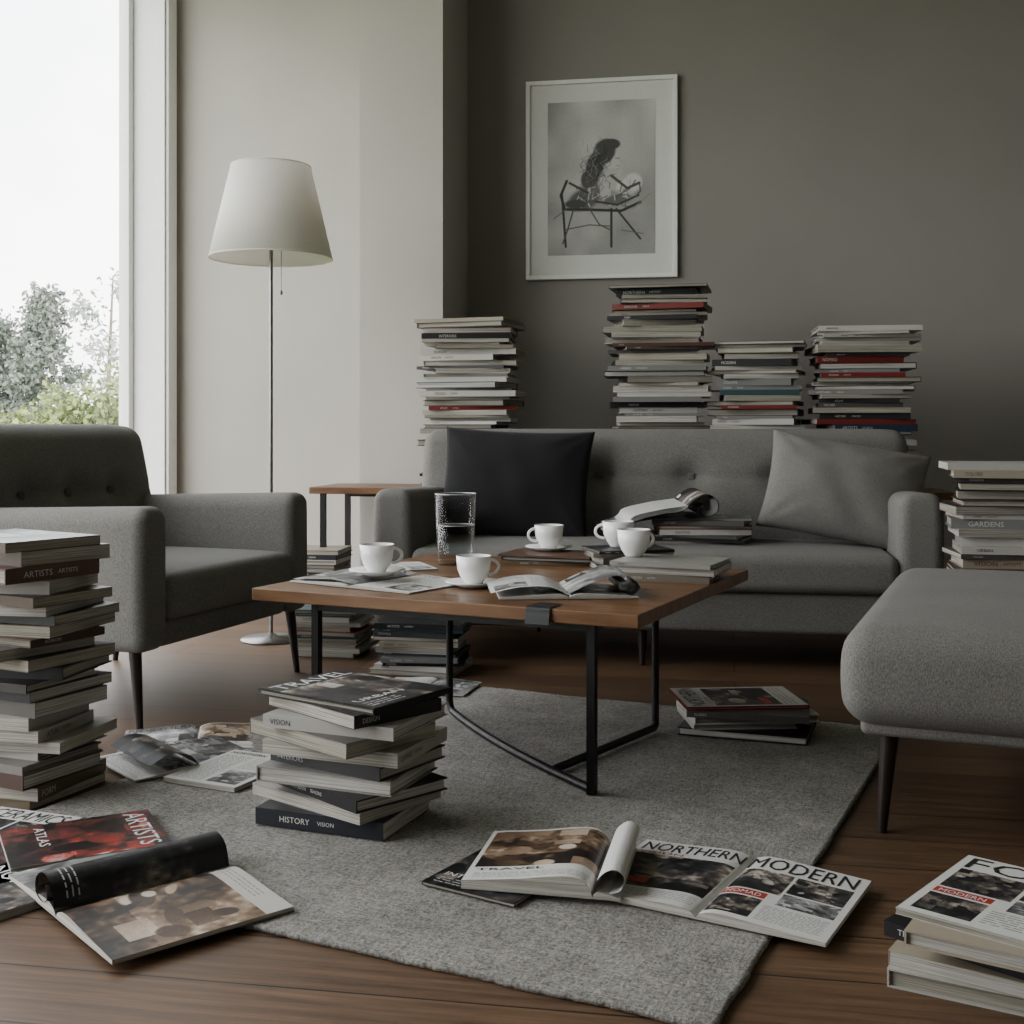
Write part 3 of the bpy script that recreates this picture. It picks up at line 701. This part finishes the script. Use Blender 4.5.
sheet(mb,[(.0,.010),(-.05,.03),(-.12,.030),(-.19,.016)],.23,page('text',46))
mb.build('curled_magazine',(.13,3.02,ZT+.0005),(0,0,rad(4)))
mb=MB(); sheet(mb,[(-.07,.003),(-.02,.003),(.004,.002),(.009,-.012),(.014,-.036)],.06,page('black',47,24,24)); mb.build('bookmark',(.062,2.766,ZT),(0,0,rad(-115.5)))
# ------------------------------------------------------------------ things on the sofa seat
zs=.427
x,y,z=RW(1.19,.30,zs); stack('magazine_stack',x,y,z,.095,.38,.26,YR+rad(-2),51,pal=PAL_MIX,tr=(.010,.020),jit=.02,jr=12)
x,y,z=RW(1.12,.28,zs+.098)
mb=MB()
for k in range(5):
    q=k*.0045
    sheet(mb,[(-.30+q*6,-.045),(-.20,-.01+q),(-.10,.018+q),(-.02,.03+q),(.03,.075-q),(.075,.095-q),(.115-q,.075),(.12-q,.035),(.085,.012+q),(.05,.02+q),(.045+q,.045),(.065,.06-q)],.25,page('dark' if k==0 else 'blank',52+k),y0=k*.004)
sheet(mb,[(-.28,-.035),(-.17,-.003),(-.08,.006),(.02,.003),(.12,.002),(.17,.001)],.26,page('grey',58))
mb.build('rolled_magazine',(x,y,z),(rad(3),0,YR+rad(14)))
# ------------------------------------------------------------------ floor magazines
ZR=.0135
flatmag('magazine',-.01,2.27,ZR,.20,.27,rad(-32),'dark',60,.006,(.02,.02,.02))
mb=MB(); openmag(mb,.19,.27,.010,'photo','blank',63,tl=.030,wl=.24,wr=.05,res=(120,140))
sheet(mb,[(0,.012),(.012,.04),(.035,.055),(.055,.045),(.05,.02),(.03,.012)],.27,page('blank',62))
mb.build('open_magazine',(.17,2.25,ZR+.0075),(0,0,rad(-12)))
mb=MB(); openmag(mb,.225,.31,.014,'cover','layout',65,res=(130,170))
mb.build('open_magazine',(.39,2.185,ZR),(0,0,rad(-30)))
mb=MB(); openmag(mb,.24,.325,.016,'grey','fig',77,res=(120,150))
sheet(mb,[(0,.012),(-.015,.05),(-.05,.065),(-.085,.05),(-.09,.022),(-.06,.012),(-.035,.025),(-.045,.045)],.33,page('dark',69))
mb.build('open_magazine',(-.66,2.165,.012),(0,0,rad(-49)))
flatmag('magazine',-.95,2.36,.0,.24,.30,rad(-50),'red',67,.014)
flatmag('magazine',-.87,2.44,.0146,.24,.30,rad(-62),'red',68,.008)
flatmag('magazine',-.98,2.14,.0,.22,.28,rad(-40),'dark',79,.014)
flatmag('magazine',-1.08,2.50,.0,.22,.28,rad(-20),'layout',70,.012)
mb=MB(); openmag(mb,.20,.27,.012,'grey','photo',71); mb.build('open_magazine',(-.86,3.28,0),(0,0,rad(12)))
mb=MB(); openmag(mb,.17,.26,.008,'text','grey',81); sheet(mb,[(0,.01),(-.03,.04),(-.08,.05),(-.13,.03)],.25,page('dark',82)); mb.build('open_magazine',(-.85,3.06,0.0125),(0,0,rad(40)))
flatmag('magazine',-.68,2.94,.0125,.21,.27,rad(-25),'text',72,.010)
mb=MB(); openmag(mb,.15,.2,.010,'text','grey',74); mb.build('open_magazine',(-.27,3.90,ZR),(0,0,rad(-15)))

# ------------------------------------------------------------------ light: overcast sky through the window
wd=D.worlds.new('overcast_sky'); scene.world=wd; wd.use_nodes=True; nt=wd.node_tree
bg=nt.nodes['Background']; tc=N(nt,'ShaderNodeTexCoord'); sx=N(nt,'ShaderNodeSeparateXYZ'); nt.links.new(tc.outputs['Generated'],sx.inputs[0])
c1=ramp(nt,sx.outputs['Z'],[(0,(1,.985,.96)),(.12,(1,.99,.975)),(.6,(.95,.965,1.0))])
nf=noise(nt,tc.outputs['Generated'],5,5); c2=ramp(nt,nf,[(.38,(.50,.57,.64)),(.58,(1,1,1))])
mx=N(nt,'ShaderNodeMixRGB',blend_type='MULTIPLY'); mx.inputs['Fac'].default_value=.5
nt.links.new(c1,mx.inputs['Color1']); nt.links.new(c2,mx.inputs['Color2']); nt.links.new(mx.outputs[0],bg.inputs['Color'])
bg.inputs['Strength'].default_value=10.0
ld=D.lights.new('window_portal','AREA'); ld.shape='RECTANGLE'; ld.size=3.4; ld.size_y=6.1; ld.cycles.is_portal=True
lo=D.objects.new('window_portal',ld); lo.location=RW(-1.96,-1.3,1.73); lo.rotation_euler=(0,rad(-90),YR); link(lo)

# ------------------------------------------------------------------ camera
cd=D.cameras.new('camera'); cd.sensor_width=36; cd.lens=1200/1024*36; cd.shift_y=-82/1024; cd.clip_start=.05; cd.clip_end=200
co=D.objects.new('camera',cd); co.location=(0,0,.85); co.rotation_euler=(rad(90),0,0); link(co); scene.camera=co
